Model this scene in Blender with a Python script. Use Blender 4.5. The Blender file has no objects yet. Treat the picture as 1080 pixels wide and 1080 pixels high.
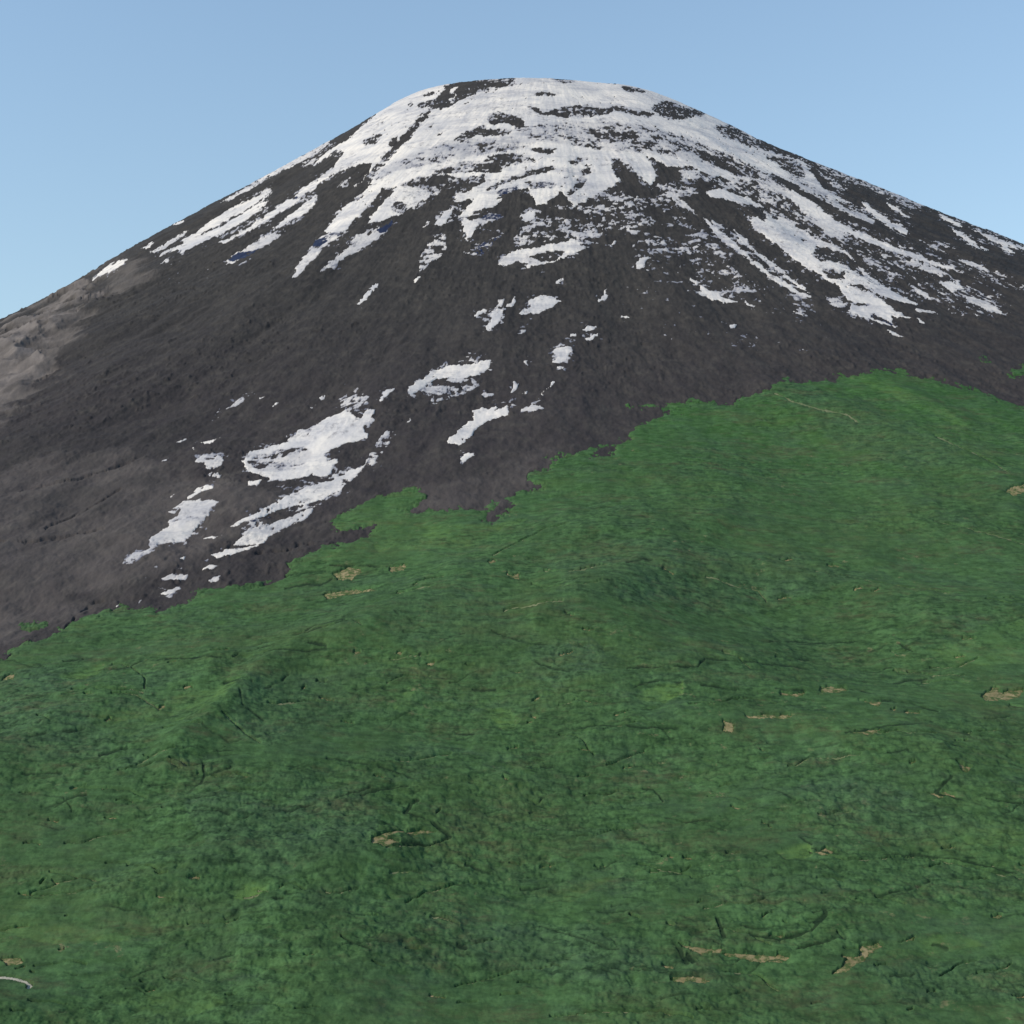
import bpy, math, time
import numpy as np
T0 = time.time()
scene = bpy.context.scene
col = scene.collection
RNG = np.random.RandomState(7)

# ------------------------------------------------------------------ camera
F = 1304.0                      # focal length in photo pixels (photo is 1080 wide)
PITCH = math.radians(-8.0)
cam_d = bpy.data.cameras.new('camera')
cam = bpy.data.objects.new('camera', cam_d)
col.objects.link(cam)
cam_d.sensor_width = 36.0
cam_d.lens = 36.0 * F / 1080.0
cam_d.clip_start = 1.0
cam_d.clip_end = 400000.0
cam.location = (0, 0, 0)
cam.rotation_euler = (math.radians(90) + PITCH, 0, 0)
scene.camera = cam
CP, SP = math.cos(PITCH), math.sin(PITCH)

def project(x, y, z):
    """world point -> place in the view (photo pixels)"""
    depth = y * CP + z * SP
    up = -y * SP + z * CP
    depth = np.maximum(depth, 1e-3)
    return 540 + F * x / depth, 540 - F * up / depth

# ------------------------------------------------------------------ noise
_P = RNG.permutation(4096).astype(np.int32)
_G = RNG.rand(4096).astype(np.float32)
def vnoise(x, y, seed=0):
    xi = np.floor(x).astype(np.int32); yi = np.floor(y).astype(np.int32)
    fx = (x - xi).astype(np.float32); fy = (y - yi).astype(np.float32)
    fx = fx * fx * (3 - 2 * fx); fy = fy * fy * (3 - 2 * fy)
    def h(a, b):
        return _G[(_P[(a + seed * 131) & 4095] + b * 7 + seed * 17 + _P[(b + 71) & 4095]) & 4095]
    a = h(xi, yi); b = h(xi + 1, yi); c = h(xi, yi + 1); d = h(xi + 1, yi + 1)
    return (a + (b - a) * fx) * (1 - fy) + (c + (d - c) * fx) * fy
def fbm(x, y, octaves=4, seed=0, gain=0.5):
    s = 0.0; a = 1.0; t = 0.0
    ca, sa = math.cos(0.6), math.sin(0.6)
    for i in range(octaves):
        s = s + a * vnoise(x, y, seed + i * 5); t += a; a *= gain
        x, y = (x * ca - y * sa) * 2.03 + 13.7, (x * sa + y * ca) * 2.03 - 7.1
    return s / t
def fbm_s(x, y, octaves=4, seed=0, gain=0.5):      # no rotation: keeps a stretched grain
    s = 0.0; a = 1.0; t = 0.0
    for i in range(octaves):
        s = s + a * vnoise(x, y, seed + i * 5); t += a; a *= gain
        x, y = x * 2.03 + 13.7, y * 2.03 - 7.1
    return s / t
def sstep(e0, e1, x):
    t = np.clip((x - e0) / (e1 - e0), 0, 1)
    return t * t * (3 - 2 * t)
def uni(n, m=0.5, s=0.13):                          # roughly even spread over 0..1
    return 1.0 / (1.0 + np.exp(-(n - m) / s * 1.7))

# ------------------------------------------------------------------ the shape of the mountain
SX, SY, SZ = 161.0, 7000.0, 1399.0
R_ = [0, 300, 600, 940, 1340, 1770, 2470, 3060, 3500, 4000, 5000, 6000, 7500, 9500, 14000, 30000, 90000]
PF = [0, 18, 75, 225, 440, 690, 1080, 1340, 1500, 1650, 1880, 2060, 2250, 2400, 2500, 2560, 2600]
PL = [0, 16, 50, 205, 400, 640, 1040, 1350, 1520, 1690, 1930, 2110, 2290, 2420, 2510, 2560, 2600]
PR = [0, 14, 72, 210, 400, 580, 830, 1040, 1230, 1450, 1800, 2040, 2250, 2400, 2500, 2560, 2600]
RIDGE_X = np.linspace(-2995.1, 2995.1, 291)
RIDGE_DZ = np.array([-161,-159,-157,-155,-153,-150,-148,-145,-143,-140,-138,-136,-135,-133,-132,-131,-130,-129,-128,-127,-126,-125,-123,-122,-120,-119,-117,-115,-112,-110,-108,-106,-104,-102,-99,-97,-95,-92,-90,-88,-85,-83,-81,-79,-78,-76,-75,-74,-73,-72,-72,-71,-71,-71,-71,-71,-71,-71,-71,-72,-72,-72,-72,-73,-73,-73,-74,-74,-75,-75,-76,-76,-77,-78,-78,-79,-79,-80,-80,-80,-81,-81,-81,-81,-81,-80,-80,-79,-79,-78,-78,-77,-76,-75,-74,-72,-71,-70,-68,-67,-65,-63,-61,-58,-56,-53,-51,-48,-45,-42,-40,-37,-35,-32,-31,-29,-28,-28,-28,-28,-28,-29,-30,-31,-32,-33,-34,-35,-35,-36,-36,-36,-36,-36,-37,-37,-37,-38,-38,-39,-39,-40,-40,-41,-41,-42,-42,-43,-43,-43,-44,-44,-45,-45,-46,-46,-47,-48,-49,-49,-50,-51,-52,-52,-52,-52,-52,-51,-50,-49,-47,-46,-44,-43,-42,-41,-41,-40,-40,-40,-40,-40,-40,-40,-41,-41,-41,-41,-42,-42,-42,-43,-43,-43,-44,-45,-45,-46,-47,-48,-49,-50,-50,-51,-52,-52,-53,-53,-54,-54,-54,-54,-54,-54,-54,-54,-54,-53,-53,-53,-53,-53,-53,-52,-52,-52,-52,-52,-51,-51,-51,-51,-51,-51,-51,-51,-51,-51,-52,-52,-53,-53,-54,-54,-55,-56,-56,-57,-58,-59,-60,-60,-61,-62,-63,-64,-64,-65,-66,-67,-67,-68,-69,-70,-71,-71,-72,-73,-74,-75,-76,-77,-78,-79,-81,-82,-83,-85,-87,-88,-90,-92,-94,-95,-97,-99,-101,-102,-104,-105,-106], float)
def smooth_interp(x, xs, ys):
    # monotone cubic (Fritsch-Carlson)
    xs = np.array(xs, float); ys = np.array(ys, float)
    h = np.diff(xs); d = np.diff(ys) / h
    m = np.zeros_like(ys); m[0] = 0; m[-1] = d[-1]
    for i in range(1, len(xs) - 1):
        m[i] = 0 if d[i-1] * d[i] <= 0 else 2 * d[i-1] * d[i] / (d[i-1] + d[i])
    i = np.clip(np.searchsorted(xs, x) - 1, 0, len(xs) - 2)
    t = (np.clip(x, xs[0], xs[-1]) - xs[i]) / h[i]
    t2 = t * t; t3 = t2 * t
    return (2*t3 - 3*t2 + 1) * ys[i] + (t3 - 2*t2 + t) * h[i] * m[i] + (-2*t3 + 3*t2) * ys[i+1] + (t3 - t2) * h[i] * m[i+1]

def flow(x, y):
    dx = x - SX; dy = y - SY
    return np.hypot(dx, dy), np.arctan2(dx, -dy)     # 0 = towards the camera side

def macro(x, y):
    r, ph = flow(x, y)
    c = np.cos(ph); s = np.sin(ph)
    wf = np.clip(c, 0, 1) ** 2; wb = np.clip(-c, 0, 1) ** 2
    wl = np.clip(-s, 0, 1) ** 2; wr = np.clip(s, 0, 1) ** 2
    drop = (wf + wb) * smooth_interp(r, R_, PF) + wl * smooth_interp(r, R_, PL) + wr * smooth_interp(r, R_, PR)
    z = SZ - drop
    # gullies and spurs running down the slope
    amp = sstep(500, 2200, r) * (1 - sstep(8000, 12000, r))
    z = z + amp * 46 * (fbm_s(r / 1500 + 3, ph * 9 + 20, 3, 3) - 0.5)
    # long lava swells and hollows of the lower left flank
    low = sstep(2300, 3200, r) * (1 - sstep(5200, 7000, r))
    z = z + low * sstep(0.1, -0.5, ph) * 44 * (fbm_s(r / 620 + 4, ph * 3000 / 130, 3, 35, 0.45) - 0.5)
    z = z + low * 30 * (fbm(r / 420 + 9, ph * 16 + 50, 3, 31) - 0.5)
    z = z + sstep(4000, 5000, r) * (1 - sstep(9000, 12000, r)) * 95 * (fbm(x / 620 + 2, y / 520 + 5, 4, 41, 0.42) - 0.5)
    z = z + sstep(3900, 4600, r) * (1 - sstep(9000, 12000, r)) * 16 * (fbm_s(r / 700 + 1, ph * 15 + 3, 3, 43, 0.45) - 0.5)
    # small spur in the near left corner
    z = z + 26 * np.exp(-(((x + 520) / 95) ** 2 + ((y - 1065) / 60) ** 2))
    z = z + 26 * np.exp(-(((x - 640) / 120) ** 2 + ((y - 7150) / 160) ** 2))
    if RIDGE_X is not None:
        z = z + np.interp(x * 6800 / np.maximum(y, 3000), RIDGE_X, RIDGE_DZ) * sstep(4300, 6300, y) * (1 - sstep(9000, 12000, y))
    return z

# ------------------------------------------------------------------ outlines traced from the photograph
# (each is laid on the mountain side where it lies; the numbers are photo pixels)
def P(s):
    out = []
    for q in s.split():
        a, b = q.split(','); out.append((float(a), float(b)))
    return np.array(out)
SS = 2
def new_map(v=0.0): return np.full((1080 * SS, 1080 * SS), v, np.float32)
def paint(mp, poly, val, mode='set'):
    p = poly * SS
    x0 = int(max(0, p[:, 0].min() - 1)); x1 = int(min(mp.shape[1] - 1, p[:, 0].max() + 2))
    y0 = int(max(0, p[:, 1].min() - 1)); y1 = int(min(mp.shape[0] - 1, p[:, 1].max() + 2))
    if x1 <= x0 or y1 <= y0: return
    gx, gy = np.meshgrid(np.arange(x0, x1 + 1) + 0.5, np.arange(y0, y1 + 1) + 0.5)
    ins = np.zeros(gx.shape, bool)
    n = len(p)
    for i in range(n):
        ax, ay = p[i]; bx, by = p[(i + 1) % n]
        if ay == by: continue
        cnd = ((ay > gy) != (by > gy)) & (gx < (bx - ax) * (gy - ay) / (by - ay) + ax)
        ins ^= cnd
    sub = mp[y0:y1 + 1, x0:x1 + 1]
    if mode == 'set': sub[ins] = val
    else: sub[ins] = np.maximum(sub[ins], val)
def stroke(mp, pts, w, val=1.0):
    p = pts * SS; w = w * SS
    for i in range(len(p) - 1):
        (ax, ay), (bx, by) = p[i], p[i + 1]
        x0 = int(max(0, min(ax, bx) - w - 2)); x1 = int(min(mp.shape[1] - 1, max(ax, bx) + w + 2))
        y0 = int(max(0, min(ay, by) - w - 2)); y1 = int(min(mp.shape[0] - 1, max(ay, by) + w + 2))
        if x1 <= x0 or y1 <= y0: continue
        gx, gy = np.meshgrid(np.arange(x0, x1 + 1) + 0.5, np.arange(y0, y1 + 1) + 0.5)
        dx, dy = bx - ax, by - ay
        t = np.clip(((gx - ax) * dx + (gy - ay) * dy) / (dx * dx + dy * dy + 1e-6), 0, 1)
        d = np.hypot(gx - ax - t * dx, gy - ay - t * dy)
        v = np.clip((w / 2 + 0.7 - d) / 1.2, 0, 1) * val
        sub = mp[y0:y1 + 1, x0:x1 + 1]
        np.maximum(sub, v, out=sub)
def blur(mp, n=1):
    for _ in range(n):
        a = mp.copy(); a[1:] += mp[:-1]; a[0] += mp[0]; a[:-1] += mp[1:]; a[-1] += mp[-1]; mp = a / 3
        a = mp.copy(); a[:, 1:] += mp[:, :-1]; a[:, 0] += mp[:, 0]; a[:, :-1] += mp[:, 1:]; a[:, -1] += mp[:, -1]; mp = a / 3
    return mp
def soft(mp, r, n=3):
    for _ in range(n):
        for ax in (0, 1):
            pad = [(0, 0), (0, 0)]; pad[ax] = (r + 1, r)
            c = np.cumsum(np.pad(mp, pad, mode='edge').astype(np.float64), axis=ax)
            if ax == 0: mp = ((c[2 * r + 1:] - c[:-2 * r - 1]) / (2 * r + 1)).astype(np.float32)
            else: mp = ((c[:, 2 * r + 1:] - c[:, :-2 * r - 1]) / (2 * r + 1)).astype(np.float32)
    return mp
def sample(mp, u, v):
    W = mp.shape[1] - 1
    u = np.abs(u); u = np.where(u > 1080, 2160 - u, u)
    fx = np.clip(u * SS - 0.5, 0, W - 0.001); fy = np.clip(v * SS - 0.5, 0, W - 0.001)
    ix = fx.astype(np.int32); iy = fy.astype(np.int32); tx = fx - ix; ty = fy - iy
    return (mp[iy, ix] * (1 - tx) + mp[iy, ix + 1] * tx) * (1 - ty) + (mp[iy + 1, ix] * (1 - tx) + mp[iy + 1, ix + 1] * tx) * ty

SNOW = """
.26 770,205 860,215 960,260 1060,292 1070,335 1000,330 900,290 800,250
.2 600,205 700,205 790,270 870,335 800,330 700,300 620,265
1 396,121 420,101 440,93 470,84 540,78 610,80 640,87 680,91 720,108 770,128 800,146 838,165 850,172 858,185 870,200 905,218 885,212 860,200 840,195 815,183 795,192 760,195 742,182 727,175 705,176 690,168 681,164 690,180 692,188 687,195 680,190 665,175 655,170 645,167 645,175 647,183 655,190 640,200 628,207 610,216 604,220 598,207 592,201 586,208 575,215 566,217 560,205 556,199 545,200 530,206 515,215 500,222 485,230 484,228 495,216 500,209 490,212 478,214 482,207 478,199 470,197 462,207 455,202 430,198 415,197 390,201 378,208 368,205 375,195 385,186 390,180 392,172 385,172 375,175 360,180 345,188 330,200 318,208 309,208 320,198 338,188 352,176 358,168 362,160 355,158 340,170 328,177 330,174 345,162 352,155 366,148 375,140 385,130
.72 540,135 580,130 640,128 690,135 740,150 775,168 740,172 690,162 640,160 600,152 560,148
.55 625,133 660,131 700,140 700,152 670,156 640,150 620,142
.78 470,150 540,145 560,155 500,165 420,180 395,192 400,180 430,165
.6 730,148 760,160 790,172 815,186 835,202 862,222 840,217 810,202 780,187 748,174 728,160
.3 735,158 770,168 800,182 800,190 770,182 740,168
0 456,111 450,118 440,127 432,135 425,142 420,150 412,157 402,168 390,182 380,192 366,206 380,207 388,197 398,182 408,170 418,160 428,150 436,141 445,130 452,120 461,113
0 410,152 413,146 420,144 419,152 411,156
0 470,90 485,84 500,82 508,89 505,97 492,103 482,106 475,114 466,115 458,113 450,113 440,115 442,110 450,107 460,104 465,98
1 477,92 482,91 480,97 474,100
1 473,108 480,98 482,99 476,109
.35 502,84 525,79 545,79 542,90 530,92 520,93 515,98 505,96
.33 428,111 436,107 434,112
.3 446,100 455,97 461,96 450,102
.5 383,148 396,142 404,141 398,150 384,156
.3 478,148 490,140 505,133 513,131 511,139 500,144 490,149
.3 513,122 525,118 540,121 552,127 555,133 545,134 535,128 520,133 513,128
.33 498,142 515,136 540,136 538,142 515,144
.1 450,134 459,129 456,135
.33 458,143 468,138 464,143
.35 555,112 568,114 575,119 600,112 620,111 640,116 655,112 640,121 615,124 590,123 570,121
.3 625,116 650,111 670,117 685,121 675,123 655,118 640,118
.35 560,98 575,97 592,100 580,101 565,101
.3 575,82 600,82 610,87 595,88
.33 504,152 515,151 512,158 505,158
.33 557,158 575,156 590,157 578,163
.3 514,165 530,162 545,162 562,167 565,171 550,173 535,176 520,173 515,169
.4 470,176 490,170 515,169 532,177 525,183 505,181 480,183 455,185 460,180
.34 418,198 440,187 465,184 490,187 512,184 512,192 495,201 480,204 470,199 450,207 432,212 418,212
.1 405,211 412,208 410,214
.3 513,199 530,191 545,185 560,180 585,175 586,179 565,185 548,190 530,196 515,202
.3 552,192 570,191 586,194 572,199 562,200
.3 600,170 610,166 620,168 606,176
.25 597,205 605,196 612,187 620,190 612,199 602,207
.6 592,190 605,178 600,186 595,192
.5 613,180 622,177 624,183 615,186
.3 688,111 700,107 712,108 720,113 740,119 728,125 705,127 697,122 688,116
.35 720,112 745,118 742,123 725,121
.4 655,91 665,91 680,95 678,98 660,97
.3 676,117 690,120 684,124 674,121
.4 753,133 770,131 790,143 800,150 822,160 830,166 815,160 800,157 785,152 765,145
.25 786,134 815,148 842,160 840,168 815,160 800,152
.45 805,163 830,166 846,173 851,186 840,190 822,176
.3 645,168 655,166 656,176 648,180
.8 800,187 835,201 850,225 900,250 880,248 840,225 800,205
.5 745,185 780,188 830,208 870,235 850,232 810,215 770,200 748,195
1 835,200 855,212 880,232 910,247 945,261 985,275 1020,289 1000,284 960,271 925,260 895,247 870,237 850,225 835,212
.85 862,238 875,243 890,250 905,258 914,265 895,258 878,250
.55 905,260 930,275 960,290 1005,308 985,305 950,295 920,282 905,270
.3 880,248 930,268 990,288 1060,320 1040,325 980,305 920,275
.9 960,273 985,280 1000,290 990,292 975,286 962,280
1 990,298 1010,297 1016,305 1004,308
.9 1018,312 1040,317 1062,332 1052,331 1035,325 1020,318
.9 1010,272 1030,278 1057,292 1035,285 1015,277
.3 1040,282 1080,298 1080,312 1050,300
.8 830,185 850,190 865,200 880,210 888,216 900,221 925,233 922,237 900,229 880,219 862,209 845,200
1 909,213 915,214 930,227 940,235 950,236 960,244 955,248 945,242 935,238 920,227 911,219
1 934,212 945,217 955,226 963,230 955,229 942,221
.6 845,162 870,170 900,182 930,194 975,215 970,222 945,213 915,198 890,189 870,181
.4 960,205 1000,220 1080,252 1080,258 1040,247 990,226
.6 860,180 875,186 895,197 893,204 880,198
1 990,226 1005,232 1016,240 1005,237 993,230
1 1001,241 1015,246 1030,257 1045,265 1030,262 1015,252
1 1025,241 1050,251 1080,260 1080,264 1050,257 1040,251
1 1052,255 1062,260 1070,268 1062,266
.9 985,252 1005,260 1008,264 990,257
.9 965,252 985,259 1001,267 985,263
.9 962,304 978,309 984,316 970,312
.9 963,324 985,328 989,332 970,329
1 1018,326 1036,335 1028,332
1 965,335 976,342 970,342
1 745,202 758,199 775,204 790,209 806,219 795,217 780,214 760,210 748,206
.75 806,218 830,228 850,240 838,236 815,226
1 790,230 800,229 806,234 812,226 825,230 838,237 852,247 862,253 875,256 886,263 895,267 905,279 918,292 935,303 969,321 955,320 940,315 922,309 908,300 895,299 905,304 918,309 930,317 945,327 961,335 948,335 940,334 946,346 935,343 920,337 905,333 893,328 898,322 890,311 882,300 873,296 862,288 850,283 843,277 836,272 828,264 818,257 808,251 802,245 793,240
.55 806,218 822,222 820,232 808,228
.33 861,260 875,262 890,267 905,279 910,291 896,284 880,276 865,275 856,270
.3 868,283 880,284 891,287 891,295 880,294 868,289
.1 893,318 912,320 923,323 905,323
0 845,252 851,253 846,255
.45 918,331 935,336 950,346 938,343 924,337
1 933,346 945,350 954,356 942,353
.9 700,200 712,205 722,212 736,228 725,222 715,216 706,208
1 740,228 752,238 770,251 790,269 812,289 835,302 857,315 847,313 825,301 805,288 785,271 765,256 748,240
1 772,240 787,254 800,267 818,278 835,294 860,312 845,304 828,292 812,280 795,266 780,254
.8 747,226 756,236 771,243 760,241 750,234
1 702,219 712,227 722,234 735,244 748,252 755,261 768,274 780,286 775,284 762,272 755,273 745,263 735,254 722,247 712,238 705,228
.9 770,289 785,296 800,302 817,314 805,311 795,309 785,303
1 718,252 735,261 737,267 725,262
1 735,260 750,265 756,270 745,268
.8 746,286 755,290 771,299 758,296
1 726,292 737,297 736,301 730,298
1 738,301 750,307 765,314 779,319 765,319 750,315 740,311
1 786,318 799,324 788,323
.9 838,328 849,335 842,332
.5 842,330 860,333 866,338 850,335
.5 868,308 890,318 896,328 878,322
1 744,347 758,349 756,352 748,351
1 769,342 778,342 776,350 769,348
.9 719,352 736,356 732,359 724,356
.42 560,230 575,222 590,215 605,222 625,213 640,222 652,235 640,250 625,260 600,257 575,262 545,262 540,252 552,240
1 525,280 535,268 545,262 560,263 580,258 600,255 603,251 612,259 621,261 605,266 590,275 575,279 560,280 545,276 535,280
.25 558,270 575,265 597,265 588,275 570,277
1 550,228 560,222 567,226 558,234 551,235
1 485,233 490,229 504,236 498,248 494,256 490,247
1 484,229 495,221 510,213 531,209 525,215 505,223 490,230
.7 495,232 515,226 535,222 530,230 512,236
1 458,237 468,223 478,220 475,231 464,239
.9 445,241 450,234 455,233 450,240
.6 450,258 470,246 470,266 458,276 443,288 441,275
.45 500,262 515,248 530,240 531,248 515,261 500,271 488,266
.5 455,246 470,238 470,246 458,252
1 436,298 442,290 445,292 438,299
1 375,322 385,312 395,298 398,300 390,313 380,320
.5 640,205 660,208 675,212 678,225 690,245 707,264 690,264 672,247 650,240 640,222
.45 655,200 675,208 670,215 655,212
.55 690,192 712,194 733,198 738,206 715,203 697,200
.7 715,178 735,180 738,188 722,190
.3 695,205 730,225 770,275 830,320 800,315 740,285 705,255
1 671,278 675,272 687,271 680,276 677,283 671,283
1 641,258 648,253 650,255 644,259
1 628,320 634,314 641,302 651,307 642,311 634,319
1 683,318 692,319 687,320
1 655,334 667,335 660,337
1 586,298 595,292 594,297 588,300
1 554,283 561,277 559,283
1 512,345 518,335 520,328 530,327 531,334 525,342 518,347 512,350
.8 523,325 527,316 532,314 530,323
1 534,323 545,313 544,319 537,324
1 500,332 510,326 513,328 504,334
1 545,331 560,324 557,318 570,312 585,314 592,318 580,326 565,331 548,332
.7 541,350 550,347 556,349 545,354
1 583,370 587,366 602,365 603,371 600,375 595,381 590,385 583,382 588,375
1 588,387 596,387 592,391
1 598,357 607,352 606,355
1 613,347 630,344 626,349 617,349
1 616,358 634,350 628,356 619,360
1 570,416 583,403 585,404 575,412 570,418
.9 550,416 560,410 556,415
.8 537,416 542,400 548,405 545,411
.8 552,384 557,376 556,386
1 430,411 438,404 448,399 455,392 475,386 495,385 510,382 518,379 516,388 505,396 490,399 475,399 460,400 450,405 442,412 433,418
.55 450,404 475,400 503,401 506,408 490,416 470,420 455,428 452,420
.4 478,384 496,370 498,376 490,385
.8 506,416 520,414 521,418 508,420
1 470,466 482,455 490,448 500,443 499,432 508,429 515,432 522,427 525,430 521,436 538,425 541,428 536,438 525,440 510,446 500,455 492,466 484,470 474,468
.6 536,425 550,426 545,433 536,435
.9 550,434 560,427 574,431 565,434
1 484,485 493,478 499,480 496,485 490,488
1 427,447 436,441 433,446
1 400,425 405,415 417,407 411,414 403,424
1 255,486 262,478 280,471 300,467 310,461 315,454 322,453 324,460 330,451 345,441 358,437 365,433 372,438 382,441 388,431 394,432 392,440 397,443 385,446 382,452 389,457 386,462 375,465 360,470 350,475 342,480 345,488 357,484 352,492 350,498 340,503 330,501 315,504 300,507 285,506 275,502 262,497 257,490
.72 258,488 270,480 300,474 320,471 332,480 320,490 300,496 275,498
.65 358,420 372,407 379,411 372,416 391,416 385,424 370,434 360,432
1 261,508 276,506 274,511 262,513
1 240,559 260,548 275,540 292,531 305,524 318,517 335,511 355,505 365,499 380,494 388,489 378,501 365,511 358,517 345,523 332,530 320,534 300,536 275,546 262,552 248,558
.6 384,489 390,477 400,463 405,456 415,455 420,460 410,469 402,480 392,491
.95 245,577 262,563 280,553 300,547 318,540 334,534 325,545 312,553 295,560 280,567 276,574 255,576
.6 262,552 285,544 300,545 285,551 265,555
.9 222,588 240,580 274,575 250,584 230,589
.9 212,569 238,565 225,569
.95 206,488 214,480 217,481 215,485 225,485 230,479 235,485 233,490 225,495 217,495 214,489
.55 217,497 235,494 231,503 220,503
.9 196,524 208,515 222,514 212,520 198,529
1 208,516 217,513 226,518 214,519
.88 177,542 185,535 195,530 210,529 232,532 225,536 219,540 222,545 212,552 203,560 195,570 185,573 170,575 160,582 148,586 155,580 160,571 168,562 178,555 177,550 188,545 192,539 185,543
1 185,570 200,560 197,567 188,572
.55 129,594 140,584 153,583 146,590 136,595
.7 170,609 180,606 190,602 202,602 198,611 188,614 174,612
.85 168,627 185,620 191,621 178,627
.8 138,638 152,632 148,636
.7 220,612 236,608 232,612 222,615
.7 208,603 225,597 234,596 222,602
1 185,593 196,588 193,592
1 119,641 126,637 124,640
.4 150,601 170,597 168,603 152,604
1 185,469 195,462 197,463 190,468
1 199,474 208,471 206,474
1 211,468 225,464 236,459 222,468
1 166,487 177,483 177,486
1 176,523 185,519 183,523
1 240,433 253,423 255,424 247,430
1 272,419 281,418 277,420
1 282,431 298,421 292,427
1 335,420 344,417 341,423
1 325,432 332,427 331,430
.4 218,440 240,430 248,424 262,412 270,414 245,432 225,445
1 97,297 103,289 113,283 128,276 137,271 129,279 118,287 108,292 100,297
1 148,264 160,255 163,256 155,262
1 182,238 190,233 196,232 190,237
.95 155,266 166,262 198,242 192,250 175,262 160,267
1 287,198 281,200 262,211 240,222 222,233 206,246 193,252 192,257 205,252 218,244 238,233 258,222 275,212 287,203
1 283,211 270,216 252,228 232,239 215,247 205,252 193,257 187,260 169,267 166,272 180,265 193,263 180,272 165,281 180,275 198,263 215,255 232,248 250,238 268,226 281,216
.85 230,215 250,203 275,188 300,173 320,163 345,149 352,147 340,158 318,171 300,179 282,189 262,201 245,210
.5 313,181 325,169 334,165 331,172 318,178
1 320,208 308,209 290,221 262,240 245,249 231,257 237,257 255,248 275,238 292,226 307,218
1 335,205 328,210 318,218 305,228 295,236 287,242 291,242 300,238 310,232 322,226 332,216
.95 294,244 285,246 275,252 264,259 260,262 250,266 240,276 237,280 250,276 262,270 272,264 285,257 293,249
.45 290,244 303,238 300,246 288,254
1 402,198 395,200 385,204 378,210 370,213 361,221 352,232 341,244 352,247 366,242 374,231 386,222 396,210
.9 340,248 362,243 355,252 341,262 334,272 330,276 322,284 315,291 306,295 318,275 328,262 333,252
1 418,197 412,205 405,213 398,220 390,230 387,236 400,234 415,228 424,226 430,220 445,213 453,208 450,200 430,196
.3 412,222 418,212 425,213 431,217 428,223 420,225
.9 415,231 405,240 395,243 385,251 370,260 358,268 345,279 335,290 340,287 350,280 365,271 380,264 393,255 405,246 414,239
.9 370,256 380,247 390,242 386,249 376,255
.5 360,195 366,188 372,184 368,194 362,200
.8 355,198 363,190 367,188 362,195
.08 700,340 760,345 860,350 900,365 850,372 760,362 700,355
.1 640,300 700,305 780,335 760,342 690,332 640,322
.08 180,265 230,275 215,300 175,300
"""
# shaded parts of the snow, painted dark blue
SNOW_SHADE = """1 240,276 252,266 278,262 262,272 243,277
1 328,260 330,254 344,250 343,256 336,261
.7 341,247 365,243 362,248 345,251
.9 398,245 402,237 418,230 414,241 404,247
.8 306,210 312,207 321,208 314,211
.6 484,229 500,222 520,217 522,222 500,227 486,233
.7 520,202 545,196 548,203 525,208
.7 505,226 535,218 540,228 520,234 505,232
.6 565,190 590,193 585,200 565,199
.6 450,240 470,236 470,247 452,251
.7 495,262 530,245 530,255 505,273
.7 517,280 524,266 528,268 522,284
.6 862,262 890,266 912,290 935,306 920,302 898,284
.8 918,331 935,336 950,346 938,343 924,337
.5 700,200 725,215 722,222 706,210
.5 745,228 765,242 775,255 755,245
.6 398,478 410,463 405,474 395,486
.7 262,552 285,544 300,545 285,551 265,555
.5 415,200 510,186 512,194 430,212
.4 560,232 640,225 640,250 590,258
.3 640,205 675,212 707,264 690,264 650,240
.25 730,150 815,186 862,222 840,217 780,187
.4 515,163 560,167 550,175 520,174
"""
FOREST = """
1 0,692 30,680 60,665 80,655 115,645 150,641 175,645 190,635 215,625 260,619 300,607 310,595 335,580 362,562 345,552 355,542 380,535 400,525 418,519 440,514 448,522 446,530 430,538 420,542 470,539 505,537 530,530 545,520 572,515 560,505 575,490 610,474 635,471 660,465 680,445 700,440 715,425 730,422 760,426 790,422 810,415 825,404 850,403 880,400 897,392 940,389 980,399 1030,412 1080,430 1081,1081 0,1081
0 340,572 372,560 400,557 380,566 350,576
0 512,552 510,540 522,536 530,530 545,516 548,524 530,538 522,550
0 573,523 590,521 615,519 600,523
0 612,480 636,474 656,466 650,476 625,482
.6 690,430 712,425 722,436 700,440
1 1056,392 1070,387 1081,386 1081,400 1066,402
.6 20,662 40,657 62,658 40,667 25,670
.5 66,640 82,638 76,645
.45 660,425 690,423 690,432 665,434
.3 560,485 600,472 612,478 575,495
.6 1030,380 1050,378 1050,384
"""
# bare clearings, meadows: kind, outline
TAN = """393,892 415,882 445,876 461,879 440,884 415,889 408,893 425,896 405,903 393,899
708,1031 740,1032 753,1037 735,1041 708,1036
757,1007 800,1007 836,1011 822,1018 790,1016
715,998 762,1002 757,1009 720,1004
877,1028 890,1020 893,1012 905,1009 904,1000 925,996 931,1001 915,1008 906,1018 893,1027
945,998 965,990 961,996
855,900 870,895 881,900 865,903
820,733 851,731 848,736 822,737
864,726 890,725 893,731 865,732
786,762 836,761 830,767 790,766
895,781 931,776 920,784 900,784
1033,737 1045,727 1055,732 1070,729 1080,727 1076,735 1060,740 1040,741
761,767 776,770 773,777 762,776
1008,810 1026,812 1018,818
350,606 370,599 383,603 370,612 358,613
340,629 360,624 395,621 397,626 365,630 345,633
410,598 429,597 425,603 412,604
534,610 548,609 549,614 537,615
1060,522 1080,516 1080,525 1068,528
228,688 241,687 238,691
0,719 16,711 12,719
418,690 428,688 424,692
450,700 460,697 456,702
560,742 572,736 566,743
905,740 930,742 925,747
978,838 996,836 1010,842 990,842
0,1012 20,1010 26,1018 5,1020"""
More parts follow.
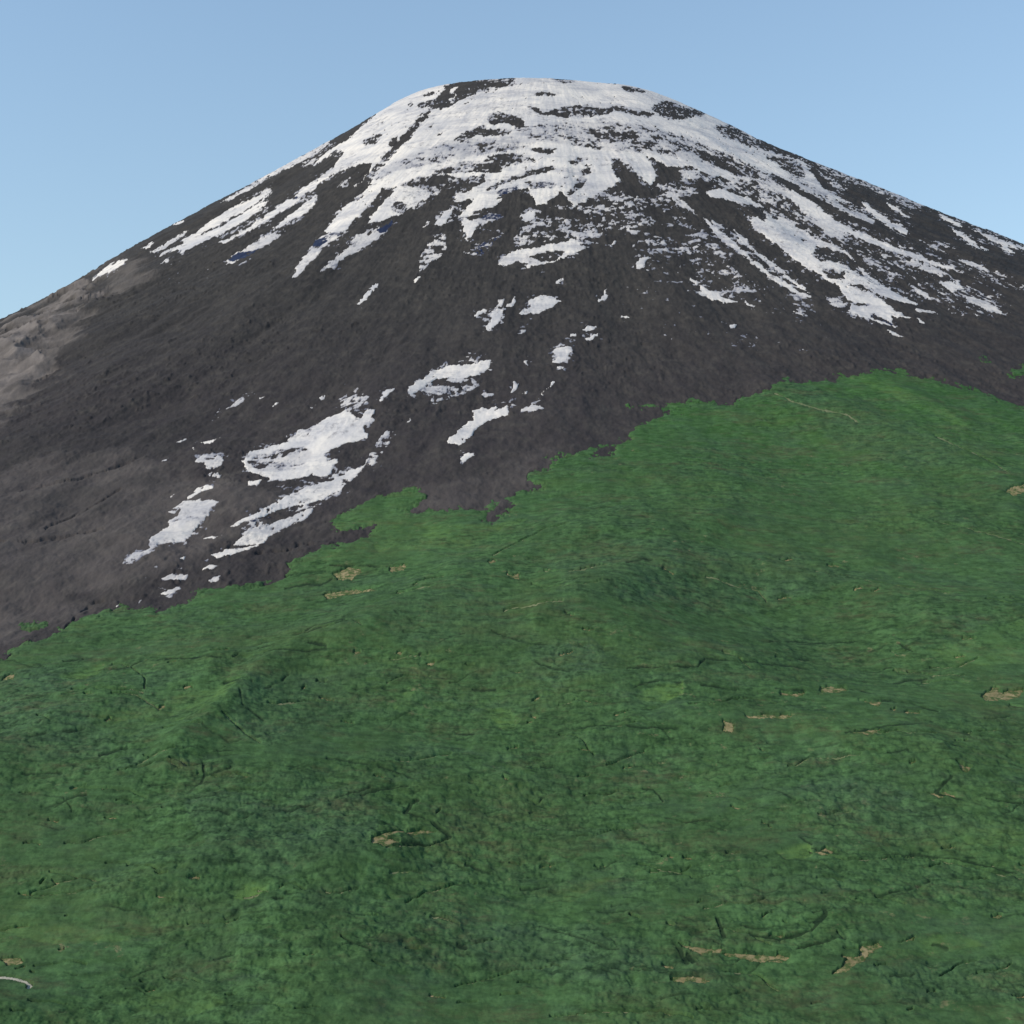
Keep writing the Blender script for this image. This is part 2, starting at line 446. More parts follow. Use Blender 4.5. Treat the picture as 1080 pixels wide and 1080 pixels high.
MEADOW = """.9 662,736 690,727 717,722 723,735 700,744 670,741
1 238,942 262,935 288,937 275,948 255,952
.9 818,898 850,892 852,906 828,909
.7 60,718 95,703 122,693 112,703 85,720
.7 505,750 540,750 552,762 540,775 520,765
.6 410,742 440,730 432,745 412,752
.25 340,590 360,540 420,530 440,560 380,585
.5 0,985 60,980 140,998 60,1000
.5 120,1060 200,1045 240,1060 180,1080
.5 560,950 640,930 660,925 600,955
.42 900,392 940,405 985,425 1030,455 1010,453 960,430 915,408
.5 970,690 1080,660 1080,700 1000,705
.5 900,1000 1000,985 1040,1000 960,1010
.6 980,885 1050,875 1080,885 1040,895
.5 380,560 520,552 560,545 500,575 400,585
.5 100,760 200,735 260,720 220,760 120,780"""
DARKW = """.8 540,690 620,680 645,700 595,740 560,722
.6 590,590 700,575 840,600 900,620 820,645 700,640 600,620
.7 0,715 60,700 100,715 60,742 0,762
.6 830,830 930,825 1000,850 1060,880 960,890 860,870
.6 200,850 380,830 400,900 300,930 200,905
.6 500,990 640,975 700,1000 600,1040 520,1030
.6 840,405 900,425 1000,470 1040,500 960,500 860,455 820,420
.6 0,740 80,750 120,800 40,800 0,790
.5 250,730 350,715 400,750 300,790 250,770
.6 900,1020 1080,1010 1080,1060 940,1060
.5 400,640 520,630 560,680 440,700"""
DARK = """1.6 222,687 260,689 303,687
2.2 292,689 318,690 342,691
1.6 280,698 311,700 342,693
2.2 105,707 132,706 152,698 183,698 202,702 233,701
1.8 235,727 268,729
1.6 268,734 288,731 307,718
1.8 253,740 257,751 280,761
1.8 323,676 345,670 369,664
1.8 0,767 39,765
2.6 105,798 134,791
3.2 170,854 194,841 214,827 218,808
1.6 218,819 249,812
1.8 187,860 233,860 257,866 276,856 311,854 350,847 389,835
1.8 346,800 389,810 420,816 443,823
1.8 23,817 66,817
3 136,917 160,911
2 358,990 393,1006
1.8 330,668 359,663
1.6 517,666 548,679 579,684
2.4 497,730 522,730
2.2 664,727 695,720 715,722
1.8 478,777 503,778
1.6 587,777 637,774 680,777 734,774
2.4 571,812 589,815
6 427,858 433,849 439,845
2 427,858 447,864
6 456,868 465,877 474,884
2 408,901 447,893 474,884
3.6 489,913 508,920 524,927
2 571,981 618,994 653,1004
7 487,1001 494,1003
6 711,995 717,1008 723,1018
6 757,973 759,983 762,990
2 723,870 750,866
2 548,940 573,940
1.6 810,681 831,677 878,679 909,679
2.4 819,695 835,699 854,698
1.6 660,707 738,705 747,697 804,701 854,709
1.6 909,719 948,721 979,716
1.8 893,728 921,734
1.8 928,742 963,744 990,751
1.8 738,726 777,732
2 819,730 847,731
1.6 893,780 928,775 983,764
1.8 936,801 955,799
3.4 1010,810 1002,823 985,837
2.4 985,837 1010,843 1049,858 1080,868
1.6 854,897 893,907 924,907 967,903
3.6 962,903 974,905
2.4 974,905 1010,911 1049,917 1080,927
2.2 983,933 932,946 872,959
6 872,959 874,967 862,974
4 874,967 858,983 823,995 792,987
2.6 835,1007 862,998 889,990
7 880,990 892,991
7 724,1010 734,1022
7 983,998 998,1002
1.6 944,679 960,689
1.6 831,878 854,893
1.6 300,607 343,605
1.6 300,623 337,618 350,613
1.6 350,598 410,600
1.6 307,677 333,667 360,663
2 300,690 337,690
1.6 660,600 690,598
1.6 560,700 600,712
1.6 70,700 90,696
1.6 90,840 60,850 30,860
2 246,963 270,955 300,950
2 740,985 726,990
2 560,860 575,840
1.6 700,850 690,838 680,836
2 1040,845 1075,850
1.8 985,785 1010,790
2 430,830 380,842
2.2 0,572 28,575 60,569 110,559
1.6 172,311 188,305 205,306
1.6 60,668 90,640 110,634
1.8 270,583 300,580 325,573
1.6 20,520 60,512 100,498 140,486
1.6 50,560 90,540 130,520
1.8 20,790 90,775"""
TRACK = """1.5 817,420 840,430 865,437 895,443 905,450
1.4 985,465 1020,480 1050,495 1062,505
1.6 20,945 60,944 120,940
1.3 745,613 780,622 800,625 808,635
1.5 575,606 610,604 640,599
1.3 520,596 550,578 575,565 600,560
1.8 580,1075 640,1068 700,1070 730,1078
1.6 30,1058 70,1061
1.4 854,899 893,909 924,909 967,905 1010,913 1080,929
1.6 408,903 447,895 474,886
1.4 480,1042 540,1028 590,1022
1.3 985,550 1030,560 1080,575
1.2 860,610 920,620 1000,632
1.3 640,810 665,800 680,795"""
DUST = """1 0,370 25,338 60,318 88,298 105,300 104,310 80,325 55,340 40,365 25,390 0,420
.6 0,420 45,370 60,340 90,330 60,370 30,420 0,445
.26 0,500 120,475 220,500 300,520 290,560 180,610 60,650 0,690
.2 300,560 330,540 380,520 450,515 540,500 600,470 560,520 450,545 380,545
.4 120,270 150,275 170,290 130,305 100,312"""
DUSK = """1 92,302 102,298 120,303 118,312 98,314
.35 0,455 80,450 200,440 250,450 220,475 120,490 0,492
.5 20,530 120,505 200,500 120,540 40,560"""

def rows(txt):
    for ln in txt.strip().splitlines():
        ln = ln.strip()
        if not ln: continue
        a, b = ln.split(' ', 1)
        yield float(a), P(b)
snow_map = new_map(); mix_map = new_map(0.0)
for v, p in rows(SNOW):
    paint(snow_map, p, v)
    paint(mix_map, p, 0.0 if v in (0, 1) else (1.0 if v < 0.8 else 0.75))
mix_map = blur(mix_map, 3)
snow_map = blur(snow_map, 1)
halo_map = soft(snow_map, 9) * (soft(snow_map, 9) < 0.9)
snow_shade_map = new_map()
for v, p in rows(SNOW_SHADE): paint(snow_shade_map, p, v, 'max')
snow_shade_map = blur(snow_shade_map, 2)
forest_map = new_map()
for v, p in rows(FOREST): paint(forest_map, p, v)
forest_map = soft(forest_map, 5)
tan_map = new_map()
for ln in TAN.splitlines(): paint(tan_map, P(ln), 1, 'max')
tan_map = blur(tan_map, 1)
meadow_map = new_map()
for v, p in rows(MEADOW): paint(meadow_map, p, v, 'max')
meadow_map = blur(meadow_map, 6)
darkw_map = new_map()
for v, p in rows(DARKW): paint(darkw_map, p, v, 'max')
darkw_map = blur(darkw_map, 14)
dark_map = new_map()
for v, p in rows(DARK): stroke(dark_map, p, v * 0.62 + 0.75)  # shade along tree edges drawn as dark lines; on bare rock, cracks
track_map = new_map()
for v, p in rows(TRACK): stroke(track_map, p, v)
RELIEF = """1 180,800 240,745 300,700 400,655 520,600 620,560 760,556
.8 560,650 700,590 820,605 950,640 1080,650
.8 800,415 900,440 1000,480 1080,520
.7 0,800 100,745 230,700
.6 600,800 720,760 860,770 1000,800
.6 100,960 260,900 420,900"""
relief_map = new_map()
for v, p in rows(RELIEF): stroke(relief_map, p, 26, v)
relief_map = soft(relief_map, 22)
rl = np.random.RandomState(21)
def wander(n, lo, hi, wv, vv, mp):
    for _ in range(n):
        x = rl.uniform(-20, 1080); y = 600 + 470 * rl.rand() ** 0.8
        if sample(forest_map, np.array([abs(x)]), np.array([y]))[0] < 0.9: continue
        L = rl.uniform(lo, hi); a = rl.normal(-0.10, 0.22) * (1 if x < 700 else -0.4); pts = [(x, y)]
        for q in range(int(L / 7) + 1):
            a += rl.normal(0, 0.28); a *= 0.9
            x += 7 * math.cos(a); y += 7 * math.sin(a) * 0.6; pts.append((x, y))
        stroke(mp, np.array(pts), rl.uniform(*wv), rl.uniform(*vv))
wander(150, 10, 75, (0.9, 1.7), (0.45, 0.9), dark_map)
wander(75, 12, 80, (1.1, 1.8), (0.65, 1.0), track_map)
for _ in range(110):
    x = rl.uniform(0, 1080); y = 590 + 480 * rl.rand() ** 0.9
    if sample(forest_map, np.array([x]), np.array([y]))[0] < 0.9: continue
    stroke(tan_map, np.array([[x, y], [x + rl.uniform(3, 16), y + rl.normal(0, 1.6)]]), rl.uniform(1.0, 2.6))
road_map = new_map(); stroke(road_map, P('-5,1032 8,1032 18,1034 27,1037 33,1041'), 4.2)
stroke(road_map, P('33,1041 30,1043'), 4.2)
dust_map = new_map()
for v, p in rows(DUST): paint(dust_map, p, v, 'max')
dust_map = soft(dust_map, 9)
dusk_map = new_map()
for v, p in rows(DUSK): paint(dusk_map, p, v, 'max')
dusk_map = blur(dusk_map, 14)
print('maps', round(time.time() - T0, 1))

# ------------------------------------------------------------------ ground grid: finer where the walker looks
Q = 1.2
du = 1.0 / Q
us = np.arange(-40, 1120 + du, du)
th_in = np.arctan((us - 540) / F)
side = np.radians(np.concatenate([np.linspace(0.15, 8, 40), np.linspace(9, 156, 100)]))
th = np.concatenate([(th_in[0] - side)[::-1], th_in, th_in[-1] + side])
th = th[(th > -math.pi + 0.01) & (th < math.pi - 0.01)]
th = np.concatenate([[-math.pi], th, [math.pi]])
NC = len(th)
NR = int(1080 * Q)
dd = np.concatenate([np.linspace(5, 900, 40)[:-1], np.linspace(900, 9500, 640), np.geomspace(9600, 90000, 40)])
X = np.sin(th)[:, None] * dd[None]; Y = np.cos(th)[:, None] * dd[None]
# outside the picture the same spacing as at its edge is used
thc = np.clip(th, th_in[0], th_in[-1])
Xc = np.sin(thc)[:, None] * dd[None]; Yc = np.cos(thc)[:, None] * dd[None]
Zc = macro(Xc, Yc)
_, V = project(Xc, Yc, Zc)
V = np.clip(V, 40, 1150)
vmin = np.minimum.accumulate(V, axis=1)
dv = -np.diff(vmin, axis=1)
hid = np.abs(np.diff(V, axis=1)) * 0.12
w = dv + hid + np.diff(np.log(dd))[None] * 14 + np.diff(dd)[None] / 9500 * 12
# smooth spacing between neighbouring columns
for _ in range(3):
    a = w.copy(); a[1:] += w[:-1]; a[0] += w[0]; a[:-1] += w[1:]; a[-1] += w[-1]; w = a / 3
s = np.concatenate([np.zeros((NC, 1)), np.cumsum(w, axis=1)], axis=1)
s /= s[:, -1:]
t = np.linspace(0, 1, NR)
D = np.stack([np.interp(t, s[i], dd) for i in range(NC)])
X = np.sin(th)[:, None] * D; Y = np.cos(th)[:, None] * D
X = X.ravel(); Y = Y.ravel()
Zm = macro(X, Y)
U, V = project(X, Y, Zm)
R, PH = flow(X, Y)
print('grid', NC, NR, round(time.time() - T0, 1))

front = (Y > 50)
inside = (1 - sstep(640, 1000, np.abs(U - 540))) * front
V = np.where(front, V, 1080.0)
# ragged edges: wander of the outlines, in metres on the slope
wx = fbm(X / 20, Y / 30, 4, 61, 0.7) - 0.5; wy = fbm(X / 20 + 50, Y / 30 + 9, 4, 67, 0.7) - 0.5
Uw = U + wx * 8.5; Vw = V + wy * 4.6
alt = SZ - Zm
# --- forest field
n1 = fbm(X / 60, Y / 60, 4, 71)
fm = sample(forest_map, U + wx * 16 + (n1 - .5) * 14, V + wy * 8 + (n1 - .5) * 6)
alt_rule = sstep(1560, 1640, alt + (n1 - 0.5) * 260)
fm = np.where(V > 1075, 1, fm)
fS = (fm * inside + alt_rule * (1 - inside)) - 0.5 + 2.3 * (fbm(X / 42, Y / 62, 5, 73, 0.75) - 0.5) * sstep(0.5, 0.40, np.abs(fm - 0.5))
fS = np.where(alt < 1000, -0.5, fS)
# --- snow field
grain = fbm_s(R / 70, PH * 2400 / 12, 5, 81, 0.75)          # streaks down the slope
band = fbm_s(R / 38, PH * np.maximum(R, 700) / 62, 4, 83, 0.75)           # bands across the slope near the top
iso = fbm(X / 12, Y / 20, 4, 85, 0.7)
top = 1 - sstep(750, 1250, R)
rgt = sstep(0.15, 0.7, PH)
flank = sstep(0.30, 0.75, np.abs(PH + 0.1))
fine = fbm(X / 11, Y / 16, 3, 87, 0.8)
bm = np.maximum(top, 1 - flank)
mix = 0.42 * iso + 0.58 * (band * bm + grain * (1 - bm))
mix_old = 0.25 * iso + 0.75 * (band * np.maximum(top, 0.35 * (1 - rgt)) + (1 - np.maximum(top, 0.35 * (1 - rgt))) * grain)
nz = 0.06 + 0.9 * uni(mix, 0.5, 0.085)
sm = sample(snow_map, Uw, Vw)
wild = sstep(1250, 300, alt) * 0.55
sm = sm * inside + wild * (1 - inside)
mx = sample(mix_map, Uw, Vw) * inside + (1 - inside)
halo = sample(halo_map, U, V) * inside * 1.0 * sstep(0.34, 0.54, fbm(X / 130, Y / 170, 2, 88))
halo = np.minimum(halo, 0.33)
mx = np.where(halo > sm, 1.0, mx); sm = np.maximum(sm, halo)
sS = sm - (0.47 + (0.2 + 0.7 * mx) * (nz - 0.5) + (0.75 - 0.3 * mx) * (fine - 0.5))
sS = np.where(sm > 0.02, sS, -0.6)
sS = np.clip(sS, -0.6, 0.6)
sS = np.where(V < 20, -0.6, sS)
stones = sstep(0.60, 0.70, fbm(X / 13, Y / 24, 3, 89, 0.7)) * sstep(0.5, 0.66, fbm(X / 120, Y / 160, 3, 90))
sS = np.where(sS > 0, sS - 0.5 * stones * inside, sS)
shade = sample(snow_shade_map, Uw, Vw) * inside
# --- other marks
tan = np.where(inside > .5, sample(tan_map, Uw, Vw), 0) - 0.38 - 1.9 * np.clip(fbm(X / 9, Y / 10, 3, 149, 0.7) - 0.50, 0, 1)
road = np.where((inside > .5) & (U > -30), sample(road_map, U, V), 0) - 0.5
trk = np.where(inside > .5, sample(track_map, U + wx * 2.5, V + wy * 2), 0) - 0.5
big_x = fbm(X / 90, Y / 90, 3, 141) - 0.5; big_y = fbm(X / 90 + 7, Y / 90 + 3, 3, 143) - 0.5
drk = np.where(inside > .5, sample(dark_map, U + wx * 5 + big_x * 9, V + wy * 3.5 + big_y * 7), 0)
drk = drk * sstep(0.30, 0.52, fbm(X / 22, Y / 22, 3, 145))
meadow = sample(meadow_map, U + wx * 10 + big_x * 20, V + wy * 6 + big_y * 11) * inside
meadow = meadow * (0.35 + 0.65 * sstep(0.35, 0.6, fbm(X / 40, Y / 40, 4, 147)))
darkw = sample(darkw_map, U + big_x * 60, V + big_y * 40) * inside
dust = sample(dust_map, U + big_x * 70 + wx * 20, V + big_y * 40 + wy * 10) * inside
dusk = sample(dusk_map, U + big_x * 50, V + big_y * 30) * inside
print('fields', round(time.time() - T0, 1))

# --- fine relief of the bare ground
rocky = 1 - sstep(-0.1, 0.3, fS)
g1 = fbm(X / 34, Y / 34, 4, 91)
g3 = np.abs(fbm_s(R / 240, PH * 2600 / 44, 3, 94, 0.5) - 0.5) * 2
g2 = np.abs(fbm_s(R / 70, PH * 2600 / 26, 3, 93) - 0.5) * 2
near_w = sstep(5200, 2500, R) 
lump = np.clip(fbm(X / 15 + 7, Y / 20, 2, 95) - 0.64, 0, 1) * 24 * sstep(0.4, 0.6, fbm(X / 300, Y / 300, 2, 96))
micro = (g1 - 0.5) * 6 + (0.3 - g2) * 4 + (0.3 - g3) * 4 * sstep(700, 1500, R) + lump * 0.7 * sstep(1500, 2300, R) * (1 - 0.8 * dust)
swell = ((fbm(X / 110 + 3, Y / 170, 4, 97, 0.45) - 0.5) * 40 + 60 * (0.3 - np.abs(fbm(X / 260 + 3, Y / 330, 4, 98, 0.45) - 0.5) * 2)) * np.clip(dust * 1.3, 0, 1)
micro = micro + (fbm(X / 9, Y / 13, 2, 99, 0.7) - 0.5) * 2.8 * sstep(900, 1800, R)
micro = micro * (1 - 0.35 * dust) * np.where(sS > 0, 0.45, 1) * (0.35 + 0.65 * sstep(0, 700, R)) + swell
micro = micro - 6 * drk * rocky
micro = micro * rocky + (1 - rocky) * (g1 - 0.5) * 5
far = 1 - sstep(8000, 10000, D.ravel())
Zt = Zm + micro * far + 22 * sample(relief_map, U + big_x * 30, V + big_y * 20) * inside

def make_mesh(name, vidx_ok_faces, Zs, mat, attrs=None, parent=None):
    """build a mesh from grid cells (list of cell ids) and heights Zs; one mesh object"""
    cells = vidx_ok_faces
    i = cells // (NR - 1); j = cells % (NR - 1)
    a = i * NR + j; b = (i + 1) * NR + j
    quads = np.stack([a, b, b + 1, a + 1], axis=1)
    used, inv = np.unique(quads.ravel(), return_inverse=True)
    me = bpy.data.meshes.new(name)
    nv = len(used); nf = len(quads)
    co = np.stack([X[used], Y[used], Zs[used]], axis=1).astype(np.float32)
    me.vertices.add(nv); me.vertices.foreach_set('co', co.ravel())
    me.loops.add(nf * 4); me.loops.foreach_set('vertex_index', inv.astype(np.int32).ravel())
    me.polygons.add(nf)
    me.polygons.foreach_set('loop_start', np.arange(0, nf * 4, 4, dtype=np.int32))
    me.polygons.foreach_set('use_smooth', np.ones(nf, bool))
    for k, arr in (attrs or {}).items():
        at = me.attributes.new(k, 'FLOAT', 'POINT')
        at.data.foreach_set('value', arr[used].astype(np.float32))
    me.update(calc_edges=True)
    me.materials.append(mat)
    o = bpy.data.objects.new(name, me); col.objects.link(o)
    return o

# ------------------------------------------------------------------ materials
def new_mat(name, rough=0.95, spec=0.15):
    m = bpy.data.materials.new(name); m.use_nodes = True
    nt = m.node_tree; b = nt.nodes['Principled BSDF']
    b.inputs['Roughness'].default_value = rough
    b.inputs['Specular IOR Level'].default_value = spec
    return m, nt, b
def srgb(r, g, b):
    f = lambda c: ((c / 255 + 0.055) / 1.055) ** 2.4 if c > 10 else c / 255 / 12.92
    return (f(r), f(g), f(b), 1)
class NB:
    def __init__(s, nt): s.nt = nt; s.co = nt.nodes.new('ShaderNodeTexCoord')
    def noise(s, scale, detail=4, rough=0.55, stretch=(1, 1, 1), w=0.0):
        mp = s.nt.nodes.new('ShaderNodeMapping'); mp.inputs['Scale'].default_value = stretch
        mp.inputs['Location'].default_value = (w * 91, w * 37, w * 53)
        s.nt.links.new(s.co.outputs['Object'], mp.inputs['Vector'])
        n = s.nt.nodes.new('ShaderNodeTexNoise'); n.inputs['Scale'].default_value = scale
        n.inputs['Detail'].default_value = detail; n.inputs['Roughness'].default_value = rough
        s.nt.links.new(mp.outputs['Vector'], n.inputs['Vector'])
        return n.outputs['Fac']
    def flow_noise(s, sr, sp, detail=4, rough=0.6, w=0.0):
        cb = s.nt.nodes.new('ShaderNodeCombineXYZ')
        s.nt.links.new(s.mul(s.attr('fr'), sr), cb.inputs[0]); s.nt.links.new(s.mul(s.attr('fp'), sp), cb.inputs[1])
        cb.inputs[2].default_value = w * 17.3
        n = s.nt.nodes.new('ShaderNodeTexNoise'); n.inputs['Scale'].default_value = 1
        n.inputs['Detail'].default_value = detail; n.inputs['Roughness'].default_value = rough
        s.nt.links.new(cb.outputs[0], n.inputs['Vector']); return n.outputs['Fac']
    def rng(s, x, a, b, c=0.0, d=1.0):
        n = s.nt.nodes.new('ShaderNodeMapRange'); n.inputs['From Min'].default_value = a; n.inputs['From Max'].default_value = b
        n.inputs['To Min'].default_value = c; n.inputs['To Max'].default_value = d
        s.nt.links.new(x, n.inputs['Value']); return n.outputs['Result']
    def attr(s, name):
        n = s.nt.nodes.new('ShaderNodeAttribute'); n.attribute_name = name; return n.outputs['Fac']
    def mul(s, a, b, op='MULTIPLY'):
        n = s.nt.nodes.new('ShaderNodeMath'); n.operation = op
        for k, v in enumerate((a, b)):
            if isinstance(v, (int, float)): n.inputs[k].default_value = v
            else: s.nt.links.new(v, n.inputs[k])
        return n.outputs[0]
    def mix(s, fac, a, b):
        n = s.nt.nodes.new('ShaderNodeMix'); n.data_type = 'RGBA'
        for sock, v in ((n.inputs[0], fac), (n.inputs[6], a), (n.inputs[7], b)):
            if isinstance(v, (int, float)): sock.default_value = v
            elif isinstance(v, tuple): sock.default_value = v
            else: s.nt.links.new(v, sock)
        return n.outputs[2]
    def bump(s, h, strength, dist, b):
        n = s.nt.nodes.new('ShaderNodeBump'); n.inputs['Strength'].default_value = strength
        n.inputs['Distance'].default_value = dist
        s.nt.links.new(h, n.inputs['Height']); s.nt.links.new(n.outputs['Normal'], b.inputs['Normal'])

def rock_material():
    m, nt, b = new_mat('volcanic_rock', 0.95, 0.1)
    k = NB(nt)
    a = k.rng(k.noise(0.004, 5), 0.35, 0.65)
    c = k.mix(a, ROCK_A, ROCK_B)
    c = k.mix(k.attr('low'), c, ROCK_LOW)
    f = k.rng(k.noise(0.05, 6, 0.7, (1, 0.5, 1)), 0.35, 0.7)
    c = k.mix(k.mul(f, 0.55), c, ROCK_C)
    g = k.rng(k.noise(0.02, 5, 0.65, w=1), 0.5, 0.68)
    c = k.mix(k.mul(g, 0.5), c, ROCK_D)
    sg = k.rng(k.flow_noise(0.004, 0.03, 6, 0.68, 3), 0.42, 0.64)
    c = k.mix(k.mul(sg, 0.28), c, ROCK_D)
    sh = k.rng(k.flow_noise(0.006, 0.05, 5, 0.7, 6), 0.5, 0.66)
    c = k.mix(k.mul(sh, 0.35), c, ROCK_C)
    c = k.mix(k.mul(k.attr('dust'), k.rng(k.noise(0.012, 4, 0.6, (1, 0.6, 1), w=2), 0.35, 0.6, 0.5, 1.0)), c, ROCK_DUST)
    c = k.mix(k.mul(k.attr('dusk'), 0.7), c, ROCK_DARK)
    c = k.mix(k.attr('soil'), c, SOIL)
    nt.links.new(c, b.inputs['Base Color'])
    k.bump(k.noise(0.09, 6, 0.75), 0.55, 3.0, b)
    return m
ROCK_A = srgb(67, 63, 58); ROCK_B = srgb(58, 55, 52); ROCK_C = srgb(47, 44, 42); ROCK_D = srgb(84, 78, 70)
ROCK_LOW = srgb(66, 60, 58); ROCK_DUST = srgb(130, 119, 109); ROCK_DARK = srgb(56, 53, 50); SOIL = srgb(62, 60, 48)

def snow_material():
    m, nt, b = new_mat('snow', 0.6, 0.25)
    k = NB(nt)
    n = k.rng(k.noise(0.004, 5, 0.6), 0.4, 0.62)
    c = k.mix(n, srgb(244, 230, 210), srgb(218, 208, 195))
    c = k.mix(k.mul(k.rng(k.flow_noise(0.006, 0.035, 5, 0.65, 1), 0.42, 0.62), 0.4), c, srgb(186, 181, 178))
    c = k.mix(k.mul(k.rng(k.noise(0.008, 8, 0.78, (0.45, 1, 1.6), w=21), 0.48, 0.62), 0.5), c, srgb(150, 148, 152))
    d = k.mul(k.rng(k.noise(0.05, 6, 0.75, (1, 0.5, 1), w=3), 0.52, 0.66), k.rng(k.noise(0.006, 4, 0.6, w=13), 0.46, 0.6))
    c = k.mix(k.mul(d, 0.8), c, srgb(128, 120, 116))
    c = k.mix(k.mul(k.attr('thin'), k.rng(k.noise(0.05, 5, 0.7, w=8), 0.35, 0.55, 0.5, 1.0)), c, srgb(104, 103, 112))
    c = k.mix(k.rng(k.mul(k.attr('shade'), k.noise(0.05, 4, 0.7, w=5)), 0.27, 0.36), c, srgb(32, 38, 60))  # shade on the snow painted in as navy
    nt.links.new(c, b.inputs['Base Color'])
    k.bump(k.noise(0.08, 5, 0.6), 0.4, 1.5, b)
    return m

def forest_material():
    m, nt, b = new_mat('forest_canopy', 0.9, 0.12)
    k = NB(nt)
    big = k.rng(k.noise(0.0016, 4, 0.6, (1, 0.5, 1)), 0.35, 0.65)
    c = k.mix(big, G_A, G_B)
    mid = k.rng(k.noise(0.010, 6, 0.7, (0.5, 1, 1), w=1), 0.38, 0.66)
    c = k.mix(k.mul(mid, 0.6), c, G_C)
    c = k.mix(k.mul(k.attr('high'), 0.75), c, G_HIGH)
    c = k.mix(k.mul(k.attr('darkw'), 0.7), c, G_BLUE)
    blue = k.rng(k.noise(0.016, 6, 0.75, (0.5, 1, 1), w=4), 0.48, 0.62)
    c = k.mix(k.mul(blue, 0.55), c, G_BLUE)
    brown = k.rng(k.noise(0.016, 6, 0.78, (0.45, 1, 1), w=7), 0.52, 0.64)
    c = k.mix(k.mul(brown, 0.7), c, G_BROWN)
    c = k.mix(k.mul(k.attr('meadow'), 0.8), c, G_YEL)
    fine = k.rng(k.noise(0.075, 5, 0.75, (0.5, 1, 1), w=9), 0.40, 0.62)
    c = k.mix(k.mul(fine, 0.62), c, G_LIGHT)
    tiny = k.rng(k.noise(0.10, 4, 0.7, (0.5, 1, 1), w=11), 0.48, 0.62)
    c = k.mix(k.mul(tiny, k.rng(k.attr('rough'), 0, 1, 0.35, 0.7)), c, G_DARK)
    sp = k.mul(k.rng(k.noise(0.045, 6, 0.75, w=15), 0.60, 0.68), k.rng(k.noise(0.005, 3, 0.6, w=16), 0.5, 0.62))
    c = k.mix(k.mul(sp, 0.7), c, srgb(140, 128, 92))
    ol = k.mul(k.rng(k.noise(0.0035, 5, 0.65, (0.7, 1, 1), w=23), 0.5, 0.62), k.rng(k.noise(0.03, 5, 0.75, (0.5, 1, 1), w=25), 0.4, 0.6))
    c = k.mix(k.mul(ol, 0.32), c, srgb(88, 104, 56))
    st = k.rng(k.flow_noise(0.006, 0.03, 5, 0.65, 2), 0.4, 0.64)
    c = k.mix(k.mul(st, 0.4), c, G_C)
    c = k.mix(k.mul(k.attr('line'), 0.72), c, G_SHADE_LINE)  # tree-edge shade painted into the canopy colour
    nt.links.new(c, b.inputs['Base Color'])
    k.bump(k.noise(0.22, 4, 0.75), 0.35, 2.0, b)
    return m
G_A = srgb(63, 90, 47); G_B = srgb(70, 99, 55); G_C = srgb(50, 71, 41); G_HIGH = srgb(50, 88, 34); G_BLUE = srgb(66, 84, 64)
G_BROWN = srgb(84, 80, 54); G_YEL = srgb(108, 138, 66); G_LIGHT = srgb(90, 124, 74); G_DARK = srgb(28, 48, 28); G_SHADE_LINE = srgb(24, 38, 26)

def earth_material():
    m, nt, b = new_mat('bare_earth', 0.95, 0.1)
    k = NB(nt)
    c = k.mix(k.rng(k.noise(0.06, 5, 0.7), 0.35, 0.65), srgb(164, 146, 106), srgb(124, 112, 76))
    c = k.mix(k.rng(k.noise(0.11, 6, 0.75, w=2), 0.44, 0.56), c, srgb(74, 92, 50))
    nt.links.new(c, b.inputs['Base Color'])
    k.bump(k.noise(0.3, 4, 0.7), 0.4, 1.0, b)
    return m
def track_material():
    m, nt, b = new_mat('track_gravel', 0.95, 0.1)
    k = NB(nt)
    c = k.mix(k.rng(k.noise(0.04, 5, 0.7), 0.4, 0.65), srgb(126, 126, 92), srgb(84, 104, 60))
    nt.links.new(c, b.inputs['Base Color'])
    return m

M_rock = rock_material(); M_snow = snow_material(); M_forest = forest_material(); M_earth = earth_material(); M_track = track_material()

# ------------------------------------------------------------------ the ground and the mountain
cell = np.arange((NC - 1) * (NR - 1), dtype=np.int64)
ci = cell // (NR - 1); cj = cell % (NR - 1)
va = ci * NR + cj; vb = (ci + 1) * NR + cj
def cmax(f): return np.maximum(np.maximum(f[va], f[vb]), np.maximum(f[va + 1], f[vb + 1]))
def cmin(f): return np.minimum(np.minimum(f[va], f[vb]), np.minimum(f[va + 1], f[vb + 1]))
Rc = R[va]
soil = sstep(0.0, 0.35, fS)
lowat = sstep(2600, 4000, R) * (1 - soil)
rock_attrs = dict(fr=R, fp=PH * 2600, dust=dust * (1 - soil), dusk=dusk * (1 - soil), low=lowat, soil=soil)
o = make_mesh('mountain', cell[Rc < 9000], Zt, M_rock, rock_attrs); o['kind'] = 'structure'
o['label'] = 'tall dark volcanic cone rising to a rounded summit'
o = make_mesh('ground', cell[Rc >= 9000], Zt, M_rock, rock_attrs); o['kind'] = 'structure'
print('mountain', round(time.time() - T0, 1))

# ------------------------------------------------------------------ forest
cl1 = fbm(X / 10, Y / 9, 3, 101, 0.6)
cl1 = cl1 + (fbm(X / 18, Y / 16, 3, 102, 0.6) - cl1) * sstep(1300, 2800, D.ravel())
cl2 = fbm(X / 48, Y / 60, 3, 103)
crowns = np.clip((cl1 - 0.28) * 2.4, 0, 1) ** 0.8
tall = 5.0 * (1 - 0.75 * meadow) * (0.12 + 0.88 * sstep(0.0, 0.6, fS))
tall = tall * (1 - 0.4 * sstep(4200, 3300, R))
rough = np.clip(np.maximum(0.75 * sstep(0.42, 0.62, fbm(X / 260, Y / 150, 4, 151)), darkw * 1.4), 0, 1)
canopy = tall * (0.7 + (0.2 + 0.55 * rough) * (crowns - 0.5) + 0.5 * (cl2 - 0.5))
gap = np.maximum(np.maximum(drk, np.clip(tan * 1.4 + 0.5, 0, 1)), np.clip(trk * 1.2 + 0.5, 0, 1))
